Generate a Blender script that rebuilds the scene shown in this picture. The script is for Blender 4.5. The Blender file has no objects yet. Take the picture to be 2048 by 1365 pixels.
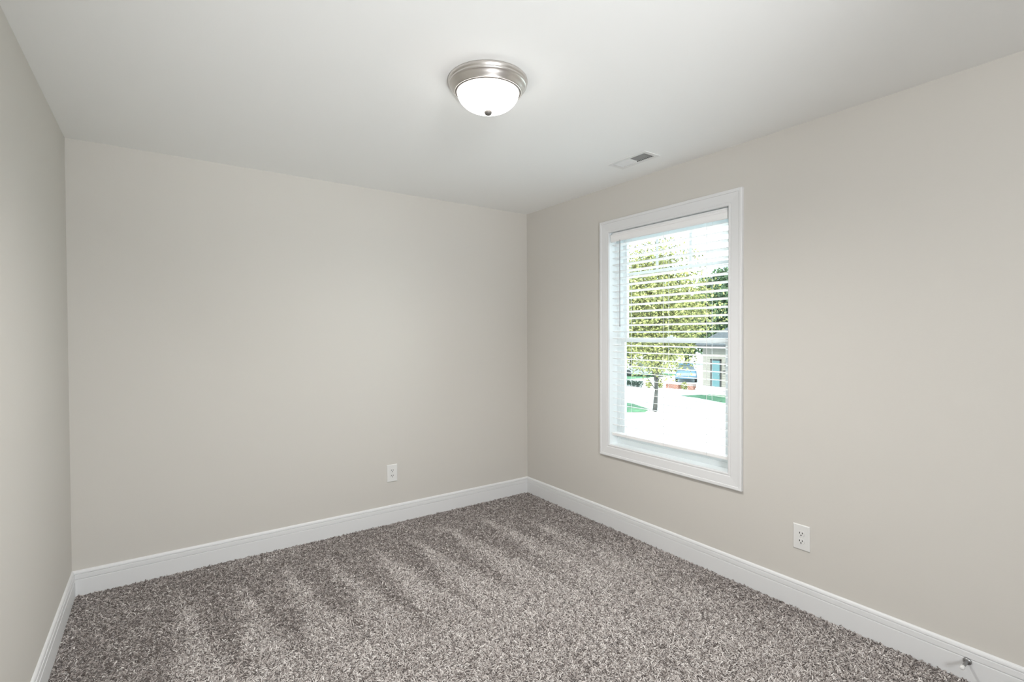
import bpy, bmesh, math, random
import numpy as np
from mathutils import Vector, Matrix, noise

random.seed(7)
S = bpy.context.scene
C = S.collection

# ------------------------------------------------------------------ camera
cam_data = bpy.data.cameras.new('camera')
cam_data.sensor_fit = 'HORIZONTAL'
cam_data.sensor_width = 36.0
cam_data.lens = 1000.637 * 36.0 / 2048.0
cam_data.clip_start = 0.02
cam_data.clip_end = 500
cam = bpy.data.objects.new('camera', cam_data)
C.objects.link(cam)
cR = Vector((0.81838732, -0.57465232, -0.00411123))
cU = Vector((0.011698, 0.00950615, 0.99988639))
cF = Vector((0.57454795, 0.81834244, -0.014502))
mw = Matrix.Identity(4)
for i in range(3):
    mw[i][0], mw[i][1], mw[i][2] = cR[i], cU[i], -cF[i]
mw.translation = Vector((-2.64402, -3.53366, 1.39222))
cam.matrix_world = mw
S.camera = cam

# ------------------------------------------------------------------ world, sun, exposure
S.view_settings.view_transform = 'Standard'
S.view_settings.look = 'None'
S.view_settings.gamma = 1.0
S.view_settings.use_curve_mapping = False
S.view_settings.exposure = 0.0
S.cycles.use_denoising = True
S.cycles.max_bounces = 16
S.cycles.diffuse_bounces = 12
S.cycles.transparent_max_bounces = 16
S.cycles.sample_clamp_indirect = 8.0

SKY = 6.6           # strength of the hazy sky
SUN = 11.0          # sun on the street
LAMP = 7.0          # ceiling lamp glass

W = bpy.data.worlds.new('sky')
S.world = W
W.use_nodes = True
wn, wl = W.node_tree.nodes, W.node_tree.links
wn.clear()
wo = wn.new('ShaderNodeOutputWorld')
wb = wn.new('ShaderNodeBackground')
ws = wn.new('ShaderNodeTexSky')
ws.sky_type = 'HOSEK_WILKIE'
ws.turbidity = 5.0
ws.ground_albedo = 0.5
ws.sun_direction = Vector((-0.62, -0.25, 0.74)).normalized()
wb.inputs[1].default_value = SKY
wx = wn.new('ShaderNodeMix'); wx.data_type = 'RGBA'
wx.inputs[0].default_value = 0.65
wx.inputs[7].default_value = (0.76, 0.92, 1.0, 1)
wl.new(ws.outputs[0], wx.inputs[6]); wl.new(wx.outputs[2], wb.inputs[0])
wl.new(wb.outputs[0], wo.inputs[0])

sun_d = bpy.data.lights.new('sun', 'SUN')
sun_d.energy = SUN
sun_d.angle = math.radians(0.6)
sun_d.color = (1.0, 0.97, 0.9)
sun = bpy.data.objects.new('sun', sun_d)
C.objects.link(sun)
sun.rotation_euler = Vector((-0.62, -0.25, 0.74)).to_track_quat('Z', 'Y').to_euler()
sun.location = (-10, -4, 20)

def fill_spot(loc, aim, energy, size, soft):
    d = bpy.data.lights.new('fill_spot', 'SPOT')
    d.energy = energy
    d.spot_size = math.radians(size)
    d.spot_blend = 1.0
    d.shadow_soft_size = soft
    d.color = (0.95, 0.975, 1.0)
    o = bpy.data.objects.new('fill_spot', d)
    C.objects.link(o)
    o.location = loc
    o.rotation_euler = (-Vector(aim)).to_track_quat('Z', 'Y').to_euler()
fill_spot((-2.6, -5.2, 1.8), (0.3, 1.0, 0.0), 255.0, 150, 0.35)         # added fill standing in for a strobe, far end of the room, facing the corner
fill_spot((-2.3, -4.3, 0.7), (0.75, 2.5, 1.75), 180.0, 60, 0.15)        # second added fill, low behind the camera, tilted at the ceiling

# ------------------------------------------------------------------ materials
def mat(name, col, rough=0.5, metal=0.0, bump=None, spec=0.5, var=None):
    """procedural principled material. bump=(scale, strength, distance); var=(scale, amount)"""
    m = bpy.data.materials.new(name)
    m.use_nodes = True
    n, l = m.node_tree.nodes, m.node_tree.links
    p = n['Principled BSDF']
    p.inputs['Base Color'].default_value = (*col, 1)
    p.inputs['Roughness'].default_value = rough
    p.inputs['Metallic'].default_value = metal
    p.inputs['Specular IOR Level'].default_value = spec
    tc = n.new('ShaderNodeTexCoord')
    if bump:
        t = n.new('ShaderNodeTexNoise'); t.inputs['Scale'].default_value = bump[0]
        t.inputs['Detail'].default_value = 3
        b = n.new('ShaderNodeBump'); b.inputs['Strength'].default_value = bump[1]
        b.inputs['Distance'].default_value = bump[2]
        l.new(tc.outputs['Object'], t.inputs['Vector'])
        l.new(t.outputs['Fac'], b.inputs['Height'])
        l.new(b.outputs['Normal'], p.inputs['Normal'])
    if var:
        t = n.new('ShaderNodeTexNoise'); t.inputs['Scale'].default_value = var[0]
        t.inputs['Detail'].default_value = 4
        r = n.new('ShaderNodeValToRGB')
        a = var[1]
        r.color_ramp.elements[0].position = 0.3
        r.color_ramp.elements[1].position = 0.7
        r.color_ramp.elements[0].color = (*[max(0, c * (1 - a)) for c in col], 1)
        r.color_ramp.elements[1].color = (*[min(1, c * (1 + a)) for c in col], 1)
        l.new(tc.outputs['Object'], t.inputs['Vector'])
        l.new(t.outputs['Fac'], r.inputs['Fac'])
        l.new(r.outputs['Color'], p.inputs['Base Color'])
    return m

M_wall = mat('greige wall paint', (0.615, 0.593, 0.553), 0.85, bump=(170, 0.10, 0.002), spec=0.25)
M_ceil = mat('white ceiling paint', (0.885, 0.89, 0.88), 0.9, bump=(120, 0.10, 0.002), spec=0.2)
M_trim = mat('white trim paint', (0.745, 0.75, 0.755), 0.42, spec=0.4)
M_sash = mat('white vinyl', (0.86, 0.90, 0.91), 0.35, spec=0.5)
M_slat = mat('white blind slat', (0.90, 0.90, 0.90), 0.4, bump=(40, 0.05, 0.001))
M_cord = mat('white cord', (0.80, 0.80, 0.80), 0.8)
M_wand = mat('grey acrylic wand', (0.28, 0.28, 0.29), 0.3)
M_plate = mat('white plastic', (0.74, 0.74, 0.725), 0.35)
M_dark = mat('dark slot', (0.02, 0.02, 0.02), 0.8)
M_screw = mat('painted screw', (0.70, 0.70, 0.68), 0.4)
M_nickel = mat('brushed nickel', (0.66, 0.63, 0.60), 0.34, metal=1.0)
M_bronze = mat('antique nickel finial', (0.15, 0.14, 0.13), 0.5, metal=0.5)
M_vent = mat('white painted steel', (0.78, 0.78, 0.77), 0.5)
M_duct = mat('dark duct', (0.015, 0.015, 0.015), 0.9)
M_steel = mat('satin nickel', (0.36, 0.36, 0.36), 0.38, metal=1.0)
M_rubber = mat('white rubber', (0.78, 0.78, 0.77), 0.6)
M_backing = mat('carpet backing', (0.16, 0.14, 0.13), 0.95)
M_outer = mat('outer sheathing', (0.6, 0.6, 0.58), 0.8)

M_glow = bpy.data.materials.new('lit alabaster glass')
M_glow.use_nodes = True
p = M_glow.node_tree.nodes['Principled BSDF']
p.inputs['Base Color'].default_value = (0.9, 0.9, 0.88, 1)
p.inputs['Roughness'].default_value = 0.25
p.inputs['Emission Color'].default_value = (1.0, 0.965, 0.92, 1)
p.inputs['Emission Strength'].default_value = LAMP

M_glass = bpy.data.materials.new('window glass')
M_glass.use_nodes = True
n, l = M_glass.node_tree.nodes, M_glass.node_tree.links
n.remove(n['Principled BSDF'])
gt = n.new('ShaderNodeBsdfTransparent'); gt.inputs[0].default_value = (0.93, 0.97, 0.97, 1)
gg = n.new('ShaderNodeBsdfGlossy'); gg.inputs['Roughness'].default_value = 0.02
gm = n.new('ShaderNodeMixShader'); gf = n.new('ShaderNodeFresnel'); gf.inputs[0].default_value = 1.25
l.new(gf.outputs[0], gm.inputs[0]); l.new(gt.outputs[0], gm.inputs[1]); l.new(gg.outputs[0], gm.inputs[2])
l.new(gm.outputs[0], n['Material Output'].inputs[0])

# carpet yarn: colour from per-tuft attribute
M_yarn = bpy.data.materials.new('carpet yarn')
M_yarn.use_nodes = True
n, l = M_yarn.node_tree.nodes, M_yarn.node_tree.links
p = n['Principled BSDF']
p.inputs['Roughness'].default_value = 0.9
p.inputs['Specular IOR Level'].default_value = 0.15
p.inputs['Sheen Weight'].default_value = 0.25
at = n.new('ShaderNodeAttribute'); at.attribute_type = 'INSTANCER'; at.attribute_name = 'tone'
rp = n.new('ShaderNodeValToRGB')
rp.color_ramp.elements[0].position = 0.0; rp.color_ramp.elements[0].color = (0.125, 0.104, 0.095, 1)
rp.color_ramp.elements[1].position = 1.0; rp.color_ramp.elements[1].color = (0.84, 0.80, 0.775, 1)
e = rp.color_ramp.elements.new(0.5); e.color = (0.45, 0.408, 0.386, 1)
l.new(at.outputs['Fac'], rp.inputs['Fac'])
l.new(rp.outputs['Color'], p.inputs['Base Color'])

# ------------------------------------------------------------------ helpers
def obj(name, bm, m, parent=None, smooth=False, loc=None, rot=None):
    me = bpy.data.meshes.new(name)
    bmesh.ops.recalc_face_normals(bm, faces=bm.faces)
    bm.to_mesh(me); bm.free()
    if smooth:
        for f in me.polygons: f.use_smooth = True
    me.materials.append(m)
    o = bpy.data.objects.new(name, me)
    C.objects.link(o)
    if parent: o.parent = parent
    if loc: o.location = loc
    if rot: o.rotation_euler = rot
    return o

def tag(o, label=None, cat=None, group=None, kind=None):
    if label: o['label'] = label
    if cat: o['category'] = cat
    if group: o['group'] = group
    if kind: o['kind'] = kind
    return o

def thing(name, label, cat, loc=(0, 0, 0), rz=0, group=None, kind=None):
    o = bpy.data.objects.new(name, None)
    o.empty_display_size = 0.05
    C.objects.link(o)
    o.location = loc; o.rotation_euler = (0, 0, rz)
    return tag(o, label, cat, group, kind)

def copy_tree(o, parent=None):
    c = o.copy(); C.objects.link(c)
    if parent: c.parent = parent
    for ch in [x for x in bpy.data.objects if x.parent == o]:
        copy_tree(ch, c)
    return c

def box(bm, x0, x1, y0, y1, z0, z1, bev=0.0):
    vs = [bm.verts.new((x, y, z)) for x in (x0, x1) for y in (y0, y1) for z in (z0, z1)]
    F = [(0, 1, 3, 2), (4, 6, 7, 5), (0, 4, 5, 1), (2, 3, 7, 6), (0, 2, 6, 4), (1, 5, 7, 3)]
    fs = [bm.faces.new([vs[i] for i in f]) for f in F]
    if bev:
        es = list({e for f in fs for e in f.edges})
        bmesh.ops.bevel(bm, geom=es, offset=bev, segments=2, affect='EDGES', profile=0.7)

def B(*args, bev=0.0):
    bm = bmesh.new(); box(bm, *args, bev=bev); return bm

def lathe(bm, prof, seg=48, axis='z', loc=(0, 0, 0)):
    """prof: list of (radius, height)"""
    rings = []
    for r, h in prof:
        ring = []
        if r < 1e-6:
            ring = [bm.verts.new(ax((0, 0, h), axis, loc))]
        else:
            for i in range(seg):
                a = 2 * math.pi * i / seg
                ring.append(bm.verts.new(ax((r * math.cos(a), r * math.sin(a), h), axis, loc)))
        rings.append(ring)
    for a, b in zip(rings, rings[1:]):
        if len(a) == 1 and len(b) == 1: continue
        for i in range(seg):
            j = (i + 1) % seg
            if len(a) == 1: bm.faces.new((a[0], b[i], b[j]))
            elif len(b) == 1: bm.faces.new((a[i], a[j], b[0]))
            else: bm.faces.new((a[i], a[j], b[j], b[i]))
    return bm

def ax(v, axis, loc):
    x, y, z = v
    if axis == 'x': v = (z, x, y)
    if axis == '-x': v = (-z, x, y)
    if axis == 'y': v = (x, z, y)
    return (v[0] + loc[0], v[1] + loc[1], v[2] + loc[2])

def tube(bm, pts, rad, seg=8):
    rings = []
    rad = rad if isinstance(rad, (list, tuple)) else [rad] * len(pts)
    for k, p_ in enumerate(pts):
        p_ = Vector(p_)
        d = (Vector(pts[min(k + 1, len(pts) - 1)]) - Vector(pts[max(k - 1, 0)])).normalized()
        u = d.cross(Vector((0.3, 0.9, 0.1))).normalized(); v = d.cross(u)
        rings.append([bm.verts.new(p_ + (u * math.cos(2 * math.pi * i / seg) + v * math.sin(2 * math.pi * i / seg)) * rad[k]) for i in range(seg)])
    for a, b in zip(rings, rings[1:]):
        for i in range(seg):
            j = (i + 1) % seg
            bm.faces.new((a[i], a[j], b[j], b[i]))
    bm.faces.new(rings[0]); bm.faces.new(rings[-1])
    return bm

def extrude_profile(bm, prof, place, a, b):
    """prof: [(d, z)] closed polygon, d = distance from the wall; place(s, d, z); a, b = end positions as functions of d"""
    r0 = [bm.verts.new(place(a(d), d, z)) for d, z in prof]
    r1 = [bm.verts.new(place(b(d), d, z)) for d, z in prof]
    k = len(prof)
    for i in range(k):
        j = (i + 1) % k
        bm.faces.new((r0[i], r0[j], r1[j], r1[i]))
    bm.faces.new(r0); bm.faces.new(r1)

def frame_sweep(bm, y0, y1, z0, z1, prof):
    """mitred picture frame in the plane of the window wall; prof: [(outward offset, x)] closed"""
    rings = []
    for (sy, sz, y, z) in ((-1, -1, y0, z0), (1, -1, y1, z0), (1, 1, y1, z1), (-1, 1, y0, z1)):
        rings.append([bm.verts.new((x, y + sy * o, z + sz * o)) for o, x in prof])
    k = len(prof)
    for q in range(4):
        a, b = rings[q], rings[(q + 1) % 4]
        for i in range(k):
            j = (i + 1) % k
            bm.faces.new((a[i], a[j], b[j], b[i]))

# ------------------------------------------------------------------ the room
L, D, H = 3.048, 5.60, 2.44  # unseen end of the room deepened so the added fill spreads evenly
Y0, Y1, Z0, Z1 = -1.915, -0.992, 0.594, 2.112      # window opening in the right wall

floor = obj('floor', B(-L - 0.1, 0.1, -D - 0.1, 0.1, -0.16, -0.010), M_backing)
tag(floor, 'floor under the brown grey cut pile carpet', 'floor', kind='structure')

# ceiling with the hole of the register
VX, VY = -0.2925, -1.468
vx0, vx1, vy0, vy1 = VX - 0.048, VX + 0.048, VY - 0.125, VY + 0.125
bm = bmesh.new()
box(bm, -L - 0.1, vx0, -D - 0.1, 0.1, H, H + 0.12)
box(bm, vx1, 0.1, -D - 0.1, 0.1, H, H + 0.12)
box(bm, vx0, vx1, -D - 0.1, vy0, H, H + 0.12)
box(bm, vx0, vx1, vy1, 0.1, H, H + 0.12)
bmesh.ops.remove_doubles(bm, verts=bm.verts, dist=1e-5)
tag(obj('ceiling', bm, M_ceil), 'flat white painted ceiling', 'ceiling', kind='structure')

tag(obj('wall_back', B(-L - 0.1, 0.14, 0, 0.14, -0.05, H + 0.01), M_wall), 'plain greige wall left of the corner, with one outlet', 'wall', kind='structure')
tag(obj('wall_left', B(-L - 0.14, -L, -D - 0.1, 0.0, -0.05, H + 0.01), M_wall), 'narrow slice of greige wall at the left edge', 'wall', kind='structure')
bm = bmesh.new()
j = 0.018
box(bm, 0, 0.14, -D - 0.1, Y0 - j, -0.05, H + 0.01)
box(bm, 0, 0.14, Y1 + j, 0.0, -0.05, H + 0.01)
box(bm, 0, 0.14, Y0 - j, Y1 + j, -0.05, Z0 - j)
box(bm, 0, 0.14, Y0 - j, Y1 + j, Z1 + j, H + 0.01)
tag(obj('wall_right', bm, M_wall), 'greige wall holding the window', 'wall', kind='structure')
# front wall, behind the camera, with a closed door near the window wall
dx0, dx1, dz1 = -0.90, -0.10, 2.05
bm = bmesh.new()
box(bm, -L - 0.1, dx0, -D - 0.12, -D, -0.05, H + 0.01)
box(bm, dx1, 0.1, -D - 0.12, -D, -0.05, H + 0.01)
box(bm, dx0, dx1, -D - 0.12, -D, dz1, H + 0.01)
tag(obj('wall_front', bm, M_wall), 'greige wall behind the camera', 'wall', kind='structure')
d1 = thing('door_1', 'white two panel door behind the camera', 'door', (dx0, -D, 0), kind='structure')
bm = bmesh.new()
box(bm, 0.003, dx1 - dx0 - 0.003, -0.09, -0.05, 0.0, dz1 - 0.004)
obj('door_slab', bm, M_trim, d1)
bm = bmesh.new()
for z0_, z1_ in ((0.16, 0.86), (1.0, 1.92)):
    for a_ in ((0.12, 0.68, z0_, z0_ + 0.02), (0.12, 0.68, z1_ - 0.02, z1_), (0.12, 0.14, z0_ + .02, z1_ - .02), (0.66, 0.68, z0_ + .02, z1_ - .02)):
        box(bm, a_[0], a_[1], -0.05, -0.042, a_[2], a_[3])
obj('panel_moulding', bm, M_trim, d1)
bm = bmesh.new()
lathe(bm, [(0, 0), (0.03, 0), (0.03, 0.006), (0.011, 0.01), (0.011, 0.035), (0.024, 0.042), (0.029, 0.056), (0.022, 0.07), (0, 0.072)], 24, 'y', (0.07, -0.05, 0.92))
obj('door_handle', bm, M_nickel, d1, True)
bm = bmesh.new()
for a_ in ((-0.085, 0.0, 0.0, dz1 + 0.085), (dx1 - dx0, dx1 - dx0 + 0.085, 0.0, dz1 + 0.085), (0.0, dx1 - dx0, dz1, dz1 + 0.085)):
    box(bm, a_[0], a_[1], 0.0, 0.016, a_[2], a_[3])
obj('door_casing', bm, M_trim, d1)

# baseboards
hb = 0.1286
bp = [(0, -0.010), (0.0145, -0.010), (0.0145, 0.0800), (0.0138, 0.0815), (0.0085, 0.0825), (0.0085, 0.0842), (0.0128, 0.0844), (0.0132, 0.0860),
      (0.0128, 0.1070), (0.0120, 0.1084), (0.0062, 0.1092), (0.0062, 0.1108), (0.0100, 0.1112), (0.0104, 0.1130), (0.0098, 0.118), (0.0078, 0.1235), (0.0045, 0.1268), (0.0, hb)]
def board(name, place, a, b, label):
    bm = bmesh.new(); extrude_profile(bm, bp, place, a, b)
    tag(obj(name, bm, M_trim), label, 'baseboard', kind='structure')
board('baseboard_back', lambda s, d, z: (s, -d, z), lambda d: -L + d, lambda d: -d, 'white moulded baseboard under the plain back wall')
board('baseboard_right', lambda s, d, z: (-d, s, z), lambda d: -D + d, lambda d: -d, 'white moulded baseboard under the window wall')
board('baseboard_left', lambda s, d, z: (-L + d, s, z), lambda d: -D + d, lambda d: -d, 'white moulded baseboard at the left edge')
board('baseboard_front', lambda s, d, z: (s, -D + d, z), lambda d: -L + d, lambda d: dx0 - 0.085, 'white moulded baseboard behind the camera')

# ------------------------------------------------------------------ window
win = thing('window_1', 'white double hung window with picture frame casing', 'window', (0, 0, 0), kind='structure')
# casing, mitred, stepped profile
cp = [(0, 0.0), (0, -0.010), (0.004, -0.0125), (0.010, -0.0125), (0.013, -0.0105), (0.020, -0.0130), (0.055, -0.0150),
      (0.066, -0.0155), (0.068, -0.0185), (0.080, -0.0195), (0.085, -0.0175), (0.085, 0.0)]
bm = bmesh.new(); frame_sweep(bm, Y0, Y1, Z0, Z1, cp)
obj('window_casing', bm, M_trim, win)
# jamb extensions lining the opening
bm = bmesh.new(); frame_sweep(bm, Y0, Y1, Z0, Z1, [(0, 0.0), (0.018, 0.0), (0.018, 0.14), (0, 0.14)])
obj('window_jamb', bm, M_sash, win)
# vinyl frame with sash tracks
fy0, fy1, fz0, fz1 = Y0, Y1, Z0, Z1
def rect_frame(bm, y0, y1, z0, z1, wy, wb, wt, x0, x1, bev=0.0015):
    box(bm, x0, x1, y0, y0 + wy, z0, z1, bev); box(bm, x0, x1, y1 - wy, y1, z0, z1, bev)
    box(bm, x0, x1, y0 + wy, y1 - wy, z0, z0 + wb, bev); box(bm, x0, x1, y0 + wy, y1 - wy, z1 - wt, z1, bev)
bm = bmesh.new()
rect_frame(bm, fy0, fy1, fz0, fz1, 0.034, 0.034, 0.034, 0.074, 0.138)
box(bm, 0.099, 0.102, fy1 - 0.044, fy1 - 0.034, fz0 + .034, fz1 - .034)
box(bm, 0.099, 0.102, fy0 + 0.034, fy0 + 0.044, fz0 + .034, fz1 - .034)
obj('vinyl_frame', bm, M_sash, win)
sy0, sy1 = fy0 + 0.034, fy1 - 0.034
mz = 1.345
lo = obj('lower_sash', (lambda b: (rect_frame(b, sy0, sy1, fz0 + .034, mz + .016, 0.036, 0.045, 0.032, 0.078, 0.099), b)[1])(bmesh.new()), M_sash, win)
up = obj('upper_sash', (lambda b: (rect_frame(b, sy0, sy1, mz - .016, fz1 - .034, 0.036, 0.032, 0.040, 0.103, 0.124), b)[1])(bmesh.new()), M_sash, win)
obj('pane', B(0.0875, 0.0895, sy0 + .034, sy1 - .034, fz0 + .076, mz - .014), M_glass, lo)
obj('pane', B(0.1125, 0.1145, sy0 + .034, sy1 - .034, mz + .014, fz1 - .072), M_glass, up)
# craftsman style grille in the upper sash
bm = bmesh.new()
gz = 1.815
box(bm, 0.1085, 0.1120, sy0 + .036, sy1 - .036, gz - .010, gz + .010)
gw = (sy1 - sy0 - .072) / 3
for k in (1, 2):
    yy = sy0 + .036 + gw * k
    box(bm, 0.1085, 0.1120, yy - .010, yy + .010, gz + .010, fz1 - .074)
obj('window_grille', bm, M_sash, up)
bm = bmesh.new()
box(bm, 0.080, 0.098, -1.485, -1.425, mz + .016, mz + .024, 0.003)
lathe(bm, [(0, 0.024), (0.010, 0.024), (0.010, 0.034), (0, 0.034)], 16, 'z', (0.089, -1.455, mz))
obj('sash_lock', bm, M_sash, win)

# ------------------------------------------------------------------ blind
blind = thing('window_blind', 'white two inch faux wood blind lowered over the window, slats open', 'blind', (0.034, -1.4545, 2.10))
bx, by, bz = 0.034, -1.4545, 2.10
def BL(name, bm, m, parent=None, **k):
    o = obj(name, bm, m, parent or blind, **k); return o
by0, by1 = -1.906 - by, -1.003 - by
# valance board, slightly profiled, with side returns
bm = bmesh.new()
pv = [(-0.030, -0.058), (-0.034, -0.055), (-0.036, -0.046), (-0.036, -0.022), (-0.039, -0.017), (-0.039, -0.008), (-0.036, -0.005), (-0.030, -0.005)]
r0 = [bm.verts.new((x, by0, z)) for x, z in pv]; r1 = [bm.verts.new((x, by1, z)) for x, z in pv]
for i in range(len(pv)):
    k = (i + 1) % len(pv); bm.faces.new((r0[i], r0[k], r1[k], r1[i]))
bm.faces.new(r0); bm.faces.new(r1)
box(bm, -0.030, 0.02, by0, by0 + 0.003, -0.058, -0.005)
box(bm, -0.030, 0.02, by1 - 0.003, by1, -0.058, -0.005)
BL('valance', bm, M_slat)
BL('head_rail', B(-0.026, 0.026, by0 + .006, by1 - .006, -0.045, 0.008, bev=0.002), M_slat)
# slats
def slat_bm(hw, y0, y1, t, r):
    bm = bmesh.new()
    pts = []
    for cx, cy, a0 in ((hw - r, y1 - r, 0), (-hw + r, y1 - r, 90), (-hw + r, y0 + r, 180), (hw - r, y0 + r, 270)):
        for s in range(5):
            a = math.radians(a0 + s * 22.5)
            pts.append((cx + r * math.cos(a), cy + r * math.sin(a)))
    lo_ = [bm.verts.new((x, y, -t / 2)) for x, y in pts]; hi = [bm.verts.new((x, y, t / 2)) for x, y in pts]
    bm.faces.new(lo_); bm.faces.new(hi)
    for i in range(len(pts)):
        k = (i + 1) % len(pts); bm.faces.new((lo_[i], lo_[k], hi[k], hi[i]))
    return bm
tilt = math.radians(8.5)
pitch = 0.0476
ztop = 2.020
first = BL('slat', slat_bm(0.025, by0 + .003, by1 - .003, 0.0032, 0.009), M_slat, loc=(0.0, 0, ztop - bz), rot=(0, tilt, 0))
NS = 28
for k in range(1, NS):
    c = first.copy(); C.objects.link(c); c.parent = blind
    c.location = (0.0, 0, ztop - bz - pitch * k)
zlast = ztop - pitch * (NS - 1)
BL('bottom_rail', B(-0.026, 0.026, by0 + .002, by1 - .002, 0.661 - bz, 0.680 - bz, bev=0.003), M_slat)
for yy in (-1.141, -1.455, -1.768):
    bm = bmesh.new()
    for xx in (-0.0275, 0.0275):
        box(bm, xx - .0006, xx + .0006, yy - by - .0012, yy - by + .0012, 0.66 - bz, -0.045)
    for k in range(NS):
        zz = ztop - bz - pitch * k - 0.0035
        tube(bm, [(-0.027, yy - by + .004, zz + 0.004), (0.027, yy - by + .004, zz - 0.004)], 0.0005, 4)
    BL('ladder_cord', bm, M_cord)
    bm = lathe(bmesh.new(), [(0, 0.004), (0.006, 0.004), (0.007, -0.003), (0.004, -0.006), (0, -0.006)], 16, 'z', (0, yy - by, 0.660 - bz))
    BL('cord_plug', bm, M_cord, smooth=True)
bm = tube(bmesh.new(), [(-0.034, -1.090 - by, 2.05 - bz), (-0.036, -1.090 - by, 1.95 - bz), (-0.036, -1.0905 - by, 1.46 - bz), (-0.036, -1.0905 - by, 1.44 - bz)], [0.0032, 0.0036, 0.0036, 0.0052], 8)
BL('tilt_wand', bm, M_wand)['label'] = 'grey tilt wand'

# ------------------------------------------------------------------ outlets
def outlet(label, loc, rz):
    """built facing -x, centred on its plate, wall at local x = 0"""
    t = thing('wall_outlet', label, 'outlet', loc, rz, None)
    bm = bmesh.new()
    w, h = 0.0400, 0.0635
    r0 = [bm.verts.new((0.0, y, z)) for y, z in ((-w, -h), (w, -h), (w, h), (-w, h))]
    r1 = [bm.verts.new((-0.003, y, z)) for y, z in ((-w, -h), (w, -h), (w, h), (-w, h))]
    w2, h2 = w - .0035, h - .0035
    r2 = [bm.verts.new((-0.0062, y, z)) for y, z in ((-w2, -h2), (w2, -h2), (w2, h2), (-w2, h2))]
    for a_, b_ in ((r0, r1), (r1, r2)):
        for i in range(4): bm.faces.new((a_[i], a_[(i + 1) % 4], b_[(i + 1) % 4], b_[i]))
    bm.faces.new(r2); bm.faces.new(r0)
    obj('outlet_plate', bm, M_plate, t)
    for zc in (0.0195, -0.0195):
        bm = bmesh.new()
        pts = []
        for i in range(32):
            a = 2 * math.pi * i / 32
            y, z = 0.0172 * math.cos(a), 0.0172 * math.sin(a)
            pts.append((y, max(-0.0142, min(0.0142, z)) + zc))
        a_ = [bm.verts.new((-0.0055, y, z)) for y, z in pts]; b_ = [bm.verts.new((-0.0078, y * .985, (z - zc) * .985 + zc)) for y, z in pts]
        for i in range(32): bm.faces.new((a_[i], a_[(i + 1) % 32], b_[(i + 1) % 32], b_[i]))
        bm.faces.new(b_); bm.faces.new(a_)
        f = obj('receptacle_face', bm, M_plate, t)
        for yy, hh in ((-0.0064, 0.0036), (0.0064, 0.0044)):
            obj('slot', B(-0.0083, -0.0070, yy - .0017, yy + .0017, zc + .0035 - hh, zc + .0035 + hh), M_dark, f)['label'] = 'dark vertical slot'
        bm = lathe(bmesh.new(), [(0, 0.0070), (0.0030, 0.0070), (0.0030, 0.0083), (0, 0.0083)], 12, '-x', (0, 0, zc - .0078))
        obj('ground_hole', bm, M_dark, f)['label'] = 'dark round hole'
    bm = lathe(bmesh.new(), [(0, 0.005), (0.0035, 0.005), (0.0032, 0.0070), (0, 0.0074)], 16, '-x', (0, 0, 0))
    obj('screw', bm, M_screw, t)
    return t
o1 = outlet('white wall outlet on the window wall, below and right of the window', (0, -2.313, 0.3555), 0)
o2 = copy_tree(o1)
o2.location = (-1.254, 0, 0.364); o2.rotation_euler = (0, 0, math.radians(90))
o2['label'] = 'white wall outlet on the plain back wall, left of the corner'
for o in (o1, o2): o['group'] = 'duplex wall outlets'

# ------------------------------------------------------------------ ceiling lamp
lamp = thing('ceiling_lamp', 'round flush mount ceiling lamp, nickel rim and lit white glass bowl', 'lamp', (-1.525, -1.775, H))
prof = [(0, -0.001), (0.158, -0.001), (0.1625, -0.003), (0.1640, -0.009), (0.1625, -0.015), (0.1605, -0.018), (0.1590, -0.0195), (0.1605, -0.022),
        (0.1595, -0.026), (0.1560, -0.029), (0.1545, -0.030), (0.1510, -0.036), (0.1450, -0.043), (0.1400, -0.049), (0.1385, -0.0510),
        (0.1385, -0.0535), (0.1360, -0.0540), (0.1350, -0.0450), (0, -0.045)]
obj('lamp_rim', lathe(bmesh.new(), prof, 96), M_nickel, lamp, True)
obj('retaining_ring', lathe(bmesh.new(), [(0.1268, -0.046), (0.1268, -0.0535), (0.1290, -0.0560), (0.1325, -0.0555), (0.1350, -0.0530), (0.1350, -0.046)], 96), M_bronze, lamp, True)
g = []
for i in range(19):
    a = math.radians(90 * i / 18)
    g.append((0.1275 * math.cos(a) ** 0.9 if i < 18 else 0.0, -0.050 - 0.078 * math.sin(a)))
obj('glass_bowl', lathe(bmesh.new(), g, 96), M_glow, lamp, True)
obj('finial', lathe(bmesh.new(), [(0, -0.124), (0.0150, -0.1275), (0.0165, -0.130), (0.0155, -0.135), (0.0125, -0.140), (0.008, -0.143), (0, -0.144)], 24), M_bronze, lamp, True)['label'] = 'dull metal finial'

ld = bpy.data.lights.new('lamp_light', 'SPOT')       # what the bowl sends down into the room
ld.energy = 108.0; ld.spot_size = math.radians(170); ld.spot_blend = 1.0; ld.shadow_soft_size = 0.0
ld.color = (1.0, 0.975, 0.95)
lo_ = bpy.data.objects.new('lamp_light', ld); C.objects.link(lo_); lo_.parent = lamp; lo_.location = (0, 0, -0.155)

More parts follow.
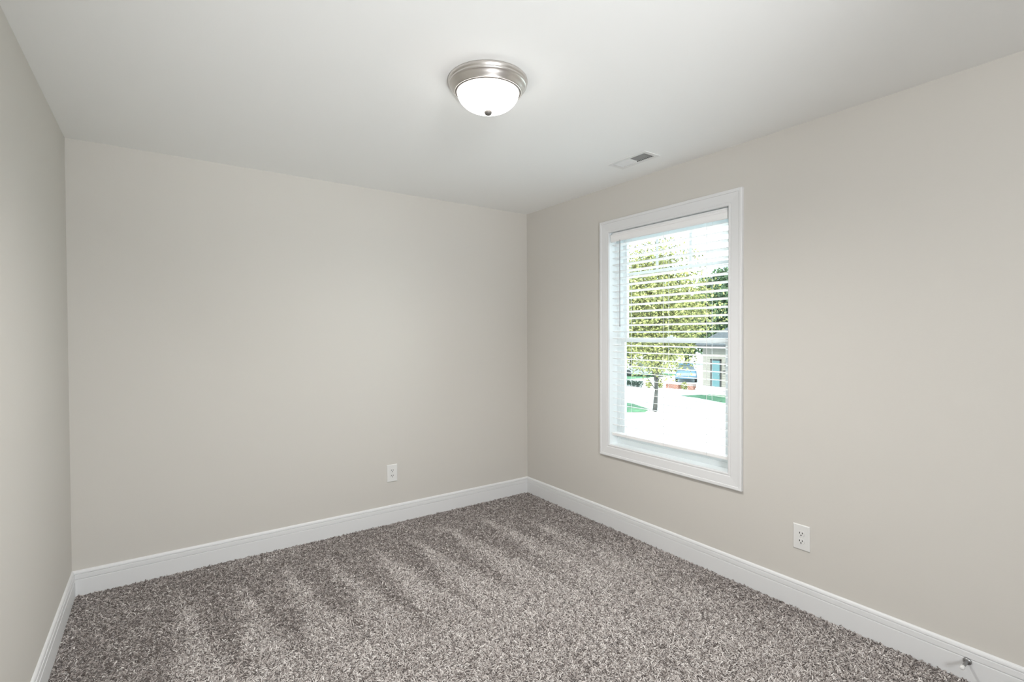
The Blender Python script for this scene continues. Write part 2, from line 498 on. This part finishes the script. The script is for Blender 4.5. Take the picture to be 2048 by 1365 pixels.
# ------------------------------------------------------------------ ceiling register
vent = thing('ceiling_vent', 'white ceiling air register with slanted louvres near the window wall', 'vent', (VX, VY, H))
bm = bmesh.new()
hx, hy = 0.045, 0.121
for (a0, a1, b0, b1) in ((-0.068, -hx, -0.146, 0.146), (hx, 0.068, -0.146, 0.146), (-hx, hx, -0.146, -hy), (-hx, hx, hy, 0.146)):
    box(bm, a0, a1, b0, b1, -0.004, -0.0005)
obj('vent_flange', bm, M_vent, vent)
bm = bmesh.new()
for s in (-1, 1):
    box(bm, s * 0.0465 - .0008, s * 0.0465 + .0008, -0.122, 0.122, 0.0, 0.11)
    box(bm, -0.046, 0.046, s * 0.1225 - .0008, s * 0.1225 + .0008, 0.0, 0.11)
box(bm, -0.047, 0.047, -0.123, 0.123, 0.11, 0.112)
obj('vent_duct', bm, M_duct, vent)['label'] = 'dark duct box'
nb = 18
for k in range(nb):
    yc = -0.114 + 0.228 * (k + .5) / nb
    s = 1 if yc < 0 else -1          # two banks lean opposite ways
    if s == 1: ya, yb = yc - 0.0055, yc + 0.0035
    else: ya, yb = yc + 0.0075, yc - 0.0065
    bm = bmesh.new()
    p0 = [(-hx, ya, -0.003), (hx, ya, -0.003), (hx, yb, 0.009), (-hx, yb, 0.009)]
    th = 0.0009
    lo_ = [bm.verts.new(q) for q in p0]; hi = [bm.verts.new((q[0], q[1] + th, q[2])) for q in p0]
    bm.faces.new(lo_); bm.faces.new(hi)
    for i in range(4): bm.faces.new((lo_[i], lo_[(i + 1) % 4], hi[(i + 1) % 4], hi[i]))
    obj('louvre', bm, M_vent, vent)

# ------------------------------------------------------------------ door stop
stop = thing('door_stop', 'grey metal door stop screwed to the baseboard right of the window', 'door stop', (-0.0145, -2.954, 0.0725))
obj('flange', lathe(bmesh.new(), [(0, 0), (0.0140, 0), (0.0140, 0.003), (0.011, 0.006), (0.006, 0.008), (0, 0.008)], 32, '-x'), M_steel, stop, True)
obj('post', lathe(bmesh.new(), [(0, 0.006), (0.0062, 0.006), (0.0056, 0.020), (0.0056, 0.059), (0, 0.059)], 24, '-x'), M_steel, stop, True)
obj('tip', lathe(bmesh.new(), [(0, 0.058), (0.0074, 0.058), (0.0080, 0.062), (0.0076, 0.072), (0.0055, 0.075), (0, 0.075)], 24, '-x'), M_rubber, stop, True)['label'] = 'white rubber tip'

# ------------------------------------------------------------------ carpet pile (geometry nodes tufts)
def carpet():
    rng = np.random.default_rng(3)
    sp = 0.0056
    nx, ny = int((L - 0.03) / sp), int((D - 0.03) / sp)
    X, Y = np.meshgrid(np.arange(nx), np.arange(ny))
    X = -L + 0.016 + (X.ravel() + 0.5) * sp + rng.uniform(-.5, .5, nx * ny) * sp
    Y = -D + 0.016 + (Y.ravel() + 0.5) * sp + rng.uniform(-.5, .5, nx * ny) * sp
    N = len(X)
    def vnoise(x, y, s, seed):
        r = np.random.default_rng(seed)
        G = r.uniform(-1, 1, (256, 256))
        fx, fy = (x + 10) / s, (y + 10) / s
        ix, iy = np.floor(fx).astype(int), np.floor(fy).astype(int)
        tx, ty = fx - ix, fy - iy
        tx = tx * tx * (3 - 2 * tx); ty = ty * ty * (3 - 2 * ty)
        g = lambda a, b: G[a % 256, b % 256]
        return (g(ix, iy) * (1 - tx) * (1 - ty) + g(ix + 1, iy) * tx * (1 - ty) + g(ix, iy + 1) * (1 - tx) * ty + g(ix + 1, iy + 1) * tx * ty)
    # vacuum marks: wedges of raised nap, its sheen painted into the tuft tone; they start near the back wall and widen toward the room
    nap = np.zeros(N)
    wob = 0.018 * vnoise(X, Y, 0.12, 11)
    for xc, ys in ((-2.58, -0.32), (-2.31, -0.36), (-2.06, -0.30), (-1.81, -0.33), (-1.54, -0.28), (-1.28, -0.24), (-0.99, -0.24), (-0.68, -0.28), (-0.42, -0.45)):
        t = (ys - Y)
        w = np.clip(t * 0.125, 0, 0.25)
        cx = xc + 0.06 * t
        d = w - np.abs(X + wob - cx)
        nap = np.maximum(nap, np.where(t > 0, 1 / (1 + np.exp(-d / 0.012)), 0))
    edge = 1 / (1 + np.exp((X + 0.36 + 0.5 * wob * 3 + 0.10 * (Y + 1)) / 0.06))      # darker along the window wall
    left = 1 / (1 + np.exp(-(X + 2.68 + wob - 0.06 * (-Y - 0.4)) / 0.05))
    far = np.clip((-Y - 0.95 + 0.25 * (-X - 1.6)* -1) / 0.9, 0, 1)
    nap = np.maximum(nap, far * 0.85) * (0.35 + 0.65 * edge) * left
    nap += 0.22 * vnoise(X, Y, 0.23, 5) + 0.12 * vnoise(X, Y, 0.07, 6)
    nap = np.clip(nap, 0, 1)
    # swirls of lean direction
    ang = 2.2 * math.pi * vnoise(X, Y, 0.022, 21) + 1.6 * vnoise(X, Y, 0.06, 22) + rng.normal(0, 0.55, N)
    leanv = np.clip(rng.normal(0.62, 0.26, N) , 0.0, 1.2)
    rx = np.zeros((N, 3), np.float32)
    rx[:, 1] = leanv + (1 - nap) * 0.10
    rx[:, 2] = ang
    tone = 0.26 + 0.30 * nap + 0.10 * vnoise(X, Y, 0.014, 31) + rng.normal(0, 0.27, N)  # nap term paints the pile sheen into the colour
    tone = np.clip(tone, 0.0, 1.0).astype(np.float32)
    sc = np.clip(rng.normal(1.0, 0.16, N), 0.6, 1.45).astype(np.float32)
    me = bpy.data.meshes.new('carpet_pile')
    me.vertices.add(N)
    co = np.stack([X, Y, np.full(N, -0.010)], 1).astype(np.float32)
    me.vertices.foreach_set('co', co.ravel())
    a = me.attributes.new('rot', 'FLOAT_VECTOR', 'POINT'); a.data.foreach_set('vector', rx.ravel())
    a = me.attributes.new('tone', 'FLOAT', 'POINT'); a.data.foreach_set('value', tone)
    a = me.attributes.new('size', 'FLOAT', 'POINT'); a.data.foreach_set('value', sc)
    me.materials.append(M_yarn)
    o = bpy.data.objects.new('carpet_pile', me)
    C.objects.link(o)
    tag(o, 'brown grey twisted cut pile carpet with vacuum marks', 'carpet', kind='stuff')
    ng = bpy.data.node_groups.new('carpet tufts', 'GeometryNodeTree')
    ng.interface.new_socket('Geometry', in_out='INPUT', socket_type='NodeSocketGeometry')
    ng.interface.new_socket('Geometry', in_out='OUTPUT', socket_type='NodeSocketGeometry')
    n, l = ng.nodes, ng.links
    gi, go = n.new('NodeGroupInput'), n.new('NodeGroupOutput')
    bz_ = n.new('GeometryNodeCurveQuadraticBezier')
    bz_.inputs['Resolution'].default_value = 3
    bz_.inputs['Start'].default_value = (0, 0, 0)
    bz_.inputs['Middle'].default_value = (0.0008, 0, 0.0085)
    bz_.inputs['End'].default_value = (0.0062, 0.0008, 0.0112)
    cc = n.new('GeometryNodeCurvePrimitiveCircle')
    cc.inputs['Resolution'].default_value = 5; cc.inputs['Radius'].default_value = 0.00155
    cm = n.new('GeometryNodeCurveToMesh')
    cm.inputs['Fill Caps'].default_value = True
    l.new(bz_.outputs[0], cm.inputs['Curve']); l.new(cc.outputs['Curve'], cm.inputs['Profile Curve'])
    sm = n.new('GeometryNodeSetMaterial'); sm.inputs['Material'].default_value = M_yarn
    ss = n.new('GeometryNodeSetShadeSmooth')
    l.new(cm.outputs[0], ss.inputs['Geometry']); l.new(ss.outputs[0], sm.inputs['Geometry'])
    ip = n.new('GeometryNodeInstanceOnPoints')
    l.new(gi.outputs[0], ip.inputs['Points']); l.new(sm.outputs[0], ip.inputs['Instance'])
    nr = n.new('GeometryNodeInputNamedAttribute'); nr.data_type = 'FLOAT_VECTOR'; nr.inputs['Name'].default_value = 'rot'
    er = n.new('FunctionNodeEulerToRotation')
    l.new(nr.outputs['Attribute'], er.inputs[0]); l.new(er.outputs[0], ip.inputs['Rotation'])
    nsz = n.new('GeometryNodeInputNamedAttribute'); nsz.data_type = 'FLOAT'; nsz.inputs['Name'].default_value = 'size'
    l.new(nsz.outputs['Attribute'], ip.inputs['Scale'])
    l.new(ip.outputs[0], go.inputs[0])
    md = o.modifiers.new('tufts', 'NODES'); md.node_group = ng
carpet()

# ================================================================== outside, seen through the window
G = -3.0
M_conc = mat('pale concrete', (0.72, 0.70, 0.66), 0.9, var=(0.8, 0.06))
M_grass = mat('lawn', (0.05, 0.13, 0.06), 0.9, bump=(30, 0.8, 0.05), var=(2.5, 0.4))
M_bark = mat('grey bark', (0.06, 0.055, 0.05), 0.9, bump=(20, 0.8, 0.03), var=(6, 0.3))
M_leafY = mat('yellow green leaves', (0.20, 0.20, 0.065), 0.7, var=(5.0, 0.92))
M_leafG = mat('green leaves', (0.05, 0.085, 0.035), 0.7, var=(0.8, 0.6))
M_leafD = mat('dark green leaves', (0.012, 0.032, 0.020), 0.7, var=(0.6, 0.6))
M_siding = mat('tan siding', (0.17, 0.155, 0.135), 0.8, var=(3, 0.05))
M_roof = mat('grey shingle', (0.035, 0.037, 0.04), 0.9, var=(4, 0.3))
M_brick = mat('red brick', (0.16, 0.06, 0.04), 0.9, var=(5, 0.3))
M_white = mat('white exterior paint', (0.8, 0.8, 0.8), 0.6)
M_teal = mat('teal door paint', (0.05, 0.11, 0.12), 0.4)
M_carB = mat('blue car paint', (0.05, 0.11, 0.17), 0.25)
M_carS = mat('silver car paint', (0.25, 0.26, 0.28), 0.3, metal=0.4)
M_tyre = mat('tyre', (0.02, 0.02, 0.02), 0.9)
M_carG = mat('car glass', (0.03, 0.04, 0.05), 0.1)
M_mulch = mat('brown mulch', (0.14, 0.09, 0.06), 0.95, bump=(30, 0.8, 0.03))
M_road = mat('grey road', (0.30, 0.31, 0.33), 0.9, var=(1.0, 0.1))

tag(obj('ground', B(2.0, 90, -45, 90, G - 0.3, G), M_conc), 'pale sunlit concrete driveway outside the window', 'ground', kind='structure')
def patch(name, pts, z0, z1, m, label, cat, kind='stuff'):
    bm = bmesh.new()
    a = [bm.verts.new((x, y, z0)) for x, y in pts]; b = [bm.verts.new((x, y, z1)) for x, y in pts]
    bm.faces.new(a); bm.faces.new(b)
    for i in range(len(pts)):
        k = (i + 1) % len(pts); bm.faces.new((a[i], a[k], b[k], b[i]))
    return tag(obj(name, bm, m), label, cat, kind=kind)
patch('lawn', [(27.0, 18.4), (29.4, 17.6), (29.8, 15.2), (29.8, 8.0), (26.0, 8.0), (26.2, 14.6), (27.0, 17.0)], G, G + 0.01, M_grass, 'green lawn strip in front of the tan house', 'grass')
patch('lawn', [(21.6, 24.0), (21.4, 17.6), (20.4, 15.5), (19.3, 14.9), (18.2, 15.6), (18.2, 24.0)], G, G + 0.01, M_grass, 'green lawn corner beside the young tree trunk', 'grass')
patch('lawn', [(33.0, 29.0), (31.5, 36.5), (40.0, 36.5), (42.5, 33.5), (42.5, 29.0)], G, G + 0.01, M_grass, 'green lawn in front of the silver car', 'grass')

def leaves(bm, centre, rad, n, size, rng, cone=0.0, bias=0.45):
    cx, cy, cz = centre
    for _ in range(n):
        while True:
            v = Vector((rng.uniform(-1, 1), rng.uniform(-1, 1), rng.uniform(-1, 1)))
            if v.length < 1 and v.length > rng.uniform(0, 1) * bias: break
        k = 1 - cone * (v.z + 1) / 2
        p_ = Vector((cx + v.x * rad[0] * k, cy + v.y * rad[1] * k, cz + v.z * rad[2]))
        u = Vector((rng.gauss(0, 1), rng.gauss(0, 1), rng.gauss(0, 1))).normalized()
        w = u.cross(Vector((rng.gauss(0, 1), rng.gauss(0, 1), rng.gauss(0, 1)))).normalized()
        s = size * rng.uniform(0.6, 1.4)
        q = [bm.verts.new(p_ + u * s), bm.verts.new(p_ + w * s * .55), bm.verts.new(p_ - u * s), bm.verts.new(p_ - w * s * .55)]
        bm.faces.new(q)

def tree(label, x, y, h, tr, crown_z, rad, m, n, size, cone=0.3, seed=1, clumps=26, group=None):
    rng = random.Random(seed)
    t = thing('tree', label, 'tree', (x, y, G), group=group)
    bm = bmesh.new()
    top = h * 0.8
    pts = [(0.10 * math.sin(i * 0.9), 0.06 * math.cos(i * 1.3) - 0.06, top * i / 7) for i in range(8)]
    tube(bm, pts, [tr * (1.25 if i == 0 else 1 - 0.8 * i / 7) for i in range(8)], 8)
    obj('trunk', bm, M_bark, t, True)
    bm = bmesh.new()
    cz = (crown_z + h) / 2; hz = (h - crown_z) / 2
    cl = []
    for _ in range(clumps):
        while True:
            v = Vector((rng.uniform(-1, 1), rng.uniform(-1, 1), rng.uniform(-1, 1)))
            if 0.35 < v.length < 1: break
        k = 1 - cone * (v.z + 1) / 2
        cl.append((v.x * rad * k * .82, v.y * rad * k * .82, cz + v.z * hz * .85))
    bb = bmesh.new()
    for c_ in cl:
        z0_ = max(crown_z * .8, c_[2] - 1.2 * Vector(c_[:2]).length)
        z0_ = min(z0_, top * .95)
        tube(bb, [(0, 0, z0_), (c_[0] * .5, c_[1] * .5, (z0_ + c_[2]) / 2 + .1), c_], [tr * .24, tr * .15, tr * .06], 5)
        leaves(bm, c_, (rad * .34, rad * .34, hz * .26), n // clumps, size, rng)
    obj('branch', bb, M_bark, t)
    obj('crown', bm, m, t)
    return t
tree('young yellow green tree on the concrete, thin trunk in full view', 20.0, 14.8, 10.2, 0.11, 1.6, 4.4, M_leafY, 22000, 0.085, 0.62, 5, 80)
tree('tall dark green tree at the left behind the young tree', 49.0, 42.2, 10.0, 0.25, 0.8, 3.3, M_leafD, 20000, 0.22, 0.2, 8, 60)
tree('lower mid green tree behind the silver car, right of the tall dark one', 45.2, 34.6, 9.0, 0.25, 1.0, 3.0, M_leafG, 18000, 0.22, 0.25, 9, 60)
tree('green tree far behind the blue car, seen past the young tree crown', 54.5, 37.5, 10.2, 0.3, 1.2, 3.4, M_leafG, 18000, 0.22, 0.2, 10, 60)
tree('tallest green tree rising behind the left end of the tan house', 49.5, 29.3, 12.0, 0.3, 1.2, 3.3, M_leafG, 22000, 0.20, 0.15, 12, 70)
tree('dark evergreen tree farthest right, behind the roof of the tan house', 45.5, 22.2, 10.6, 0.3, 1.0, 2.9, M_leafD, 20000, 0.20, 0.35, 15, 60)

def shrub(label, x, y, r, m, seed, n=350, name='shrub', group=None, hz=None):
    rng = random.Random(seed)
    bm = bmesh.new()
    leaves(bm, (0, 0, (hz or r) * .95), (r, r, hz or r), n, 0.06, rng, 0.2)
    for k in range(5):
        a = k * 1.26
        tube(bm, [(0, 0, 0), (r * .4 * math.cos(a), r * .4 * math.sin(a), r)], [0.02, 0.01], 4)
    o = obj(name, bm, m, loc=(x, y, G))
    return tag(o, label, 'shrub')
shrub('small yellow green shrub left of the young tree trunk', 29.4, 23.0, 0.34, M_leafY, 31)
shrub('small yellow green shrub right of the young tree trunk', 30.1, 22.5, 0.34, M_leafY, 32)
shrub('yellow green shrub between the brick planter and brick pier', 30.7, 20.6, 0.30, M_leafY, 33)
shrub('dark leafy shrub at the right end of the porch steps', 31.0 - 0.75, 16.45, 0.40, M_leafG, 34)
# clipped hedge
bm = bmesh.new(); rng = random.Random(4)
for k in range(12):
    leaves(bm, (0.0, 0.28 * k, 0.28), (0.28, 0.24, 0.28), 260, 0.05, rng)
tag(obj('hedge', bm, M_leafD, loc=(29.2, 23.7, G)), 'low dark green clipped hedge at the left of the street', 'hedge')
# brick planter and pier
def brick_block(name, label, cat, x0, x1, y0, y1, h):
    t = thing(name, label, cat, ((x0 + x1) / 2, (y0 + y1) / 2, G))
    hx_, hy_ = (x1 - x0) / 2, (y1 - y0) / 2
    bm = bmesh.new()
    rows = max(2, int(h / 0.075))
    for r in range(rows):
        z = r * h / rows
        off = (r % 2) * 0.1
        y = -hy_ - off
        while y < hy_ - 0.02:
            a, b = max(y, -hy_), min(y + 0.2, hy_)
            if b - a > 0.03: box(bm, -hx_, hx_, a + .004, b - .004, z + .004, z + h / rows - .004)
            y += 0.208
    obj('brickwork', bm, M_brick, t)
    obj('mortar_core', B(-hx_ + .01, hx_ - .01, -hy_ + .01, hy_ - .01, 0, h - .005), M_conc, t)
    obj('coping', B(-hx_ - .03, hx_ + .03, -hy_ - .03, hy_ + .03, h, h + 0.05), M_conc, t)
    return t
brick_block('brick_planter', 'low red brick planter wall in front of the blue car', 'planter', 30.4, 30.9, 20.95, 22.15, 0.42)
brick_block('brick_pier', 'short red brick pier left of the porch steps', 'pier', 30.6, 31.0, 19.75, 20.25, 0.45)

# the tan house
house = thing('house', 'tan sided house with teal door and white porch steps across the drive', 'house', (31.0, 19.2, G))
bm = bmesh.new()
hw, hd, hh = 11.0, 9.0, 3.5
box(bm, 0, hd, -hw, 0, 0, hh)
k = 0
while k * 0.15 < hh - 0.15:            # lap siding
    z = k * 0.15
    box(bm, -0.018, 0.0, -hw, 0, z + 0.015, z + 0.15)
    k += 1
obj('house_wall', bm, M_siding, house)
bm = bmesh.new()
v = [bm.verts.new(q) for q in ((-0.5, 0.4, hh), (-0.5, -hw - .4, hh), (hd + .5, -hw - .4, hh), (hd + .5, 0.4, hh), (hd / 2, 0.4, hh + 1.5), (hd / 2, -hw - .4, hh + 1.5),
     (-0.5, 0.4, hh - .12), (-0.5, -hw - .4, hh - .12), (hd + .5, -hw - .4, hh - .12), (hd + .5, 0.4, hh - .12))]
for f in ((0, 1, 5, 4), (2, 3, 4, 5), (0, 4, 3), (1, 2, 5), (0, 6, 7, 1), (1, 7, 8, 2), (2, 8, 9, 3), (3, 9, 6, 0), (6, 9, 8, 7)):
    bm.faces.new([v[i] for i in f])
obj('house_roof', bm, M_roof, house)
fd = obj('front_door', B(-0.06, -0.018, -1.45, -0.80, 0.42, 2.35), M_teal, house); fd['label'] = 'teal front door'
obj('door_knob', lathe(bmesh.new(), [(0, 0), (0.03, 0.01), (0.03, 0.04), (0, 0.05)], 12, '-x', (-0.06, -1.37, 1.3)), M_steel, fd)
bm = bmesh.new()
box(bm, -0.09, -0.018, -1.55, -1.45, 0.42, 2.45); box(bm, -0.09, -0.018, -0.80, -0.70, 0.42, 2.45); box(bm, -0.09, -0.018, -1.55, -0.70, 2.35, 2.45)
obj('door_frame', bm, M_tyre, house)['label'] = 'dark door frame'
bm = bmesh.new(); box(bm, -0.14, -0.018, -2.0, -1.88, 1.95, 2.2); box(bm, -0.08, -0.018, -1.98, -1.9, 2.2, 2.3)
obj('porch_light', bm, M_tyre, house)
obj('mailbox', B(-0.14, -0.018, -2.05, -1.72, 1.52, 1.64, bev=.01), M_tyre, house)
bm = bmesh.new()
for i, (z0_, z1_) in enumerate(((0.0, 0.12), (0.16, 0.26), (0.30, 0.40))):
    box(bm, -1.1 + 0.32 * i, -0.02, -2.1, 0.1, z0_, z1_)
obj('porch_steps', bm, M_white, house)
for (a, b) in ((-4.6, -3.6), (-7.6, -6.6)):
    f = obj('window_frame', (lambda bb: (box(bb, -0.07, -0.018, a, b, 1.2, 2.6), bb)[1])(bmesh.new()), M_white, house)
    obj('pane', B(-0.075, -0.07, a + .08, b - .08, 1.28, 2.52), M_carG, f)

def car(label, x, y, rz, paint):
    t = thing('car', label, 'car', (x, y, G + (0.01 if y > 30 else 0)), rz)
    # side outline (length along x), lofted in width with narrowing roof
    low = [(-2.15, 0.35), (-2.2, 0.62), (-2.1, 0.86), (-1.25, 0.96), (-0.9, 1.0), (1.35, 1.02), (2.05, 0.98), (2.15, 0.7), (2.12, 0.35)]
    bm = bmesh.new()
    wid = (-0.88, -0.80, 0.80, 0.88)
    rings = []
    for w_ in wid:
        s = 0.97 if abs(w_) > 0.85 else 1.0
        dz = -0.05 if abs(w_) > 0.85 else 0.0
        rings.append([bm.verts.new((px * s, w_, pz + (dz if pz > 0.5 else 0))) for px, pz in low])
    for a_, b_ in zip(rings, rings[1:]):
        for i in range(len(low)):
            k = (i + 1) % len(low); bm.faces.new((a_[i], a_[k], b_[k], b_[i]))
    bm.faces.new(rings[0]); bm.faces.new(rings[-1])
    obj('body', bm, paint, t)
    bm = bmesh.new()
    base = [(-1.0, 0.99), (-0.25, 1.46), (1.2, 1.48), (1.95, 1.0)]
    a_ = [bm.verts.new((px, -0.78 if pz < 1.1 else -0.6, pz)) for px, pz in base]
    b_ = [bm.verts.new((px, 0.78 if pz < 1.1 else 0.6, pz)) for px, pz in base]
    for i in range(4):
        k = (i + 1) % 4; bm.faces.new((a_[i], a_[k], b_[k], b_[i]))
    bm.faces.new(a_); bm.faces.new(b_)
    obj('cabin_glass', bm, M_carG, t)
    obj('roof_panel', B(-0.28, 1.24, -0.62, 0.62, 1.465, 1.50, bev=.012), paint, t)
    for px in (-1.35, 1.35):
        for s in (-1, 1):
            w_ = obj('wheel', lathe(bmesh.new(), [(0, -0.1), (0.30, -0.1), (0.33, -0.07), (0.33, 0.07), (0.30, 0.1), (0, 0.1)], 20, 'y', (px, s * 0.82, 0.33)), M_tyre, t, True)
            obj('hubcap', lathe(bmesh.new(), [(0, 0.0), (0.19, 0.0), (0.17, 0.02), (0, 0.03)], 16, 'y', (px, s * 0.92, 0.33)), M_steel, w_, True)
    for s in (-1, 1):
        obj('headlamp', B(-2.19, -2.08, s * 0.66 - .14, s * 0.66 + .14, 0.64, 0.80, bev=.02), M_white, t)
    return t
car('blue car parked behind the brick planter, facing the window', 37.0, 25.0, math.radians(36), M_carB)
car('silver car parked on the far lawn behind the young tree trunk', 37.8, 30.8, math.radians(-54), M_carS)
tag(obj('road', B(58, 66, -45, 90, G, G + 0.02), M_road), 'grey road beyond the parked cars', 'road', kind='structure')
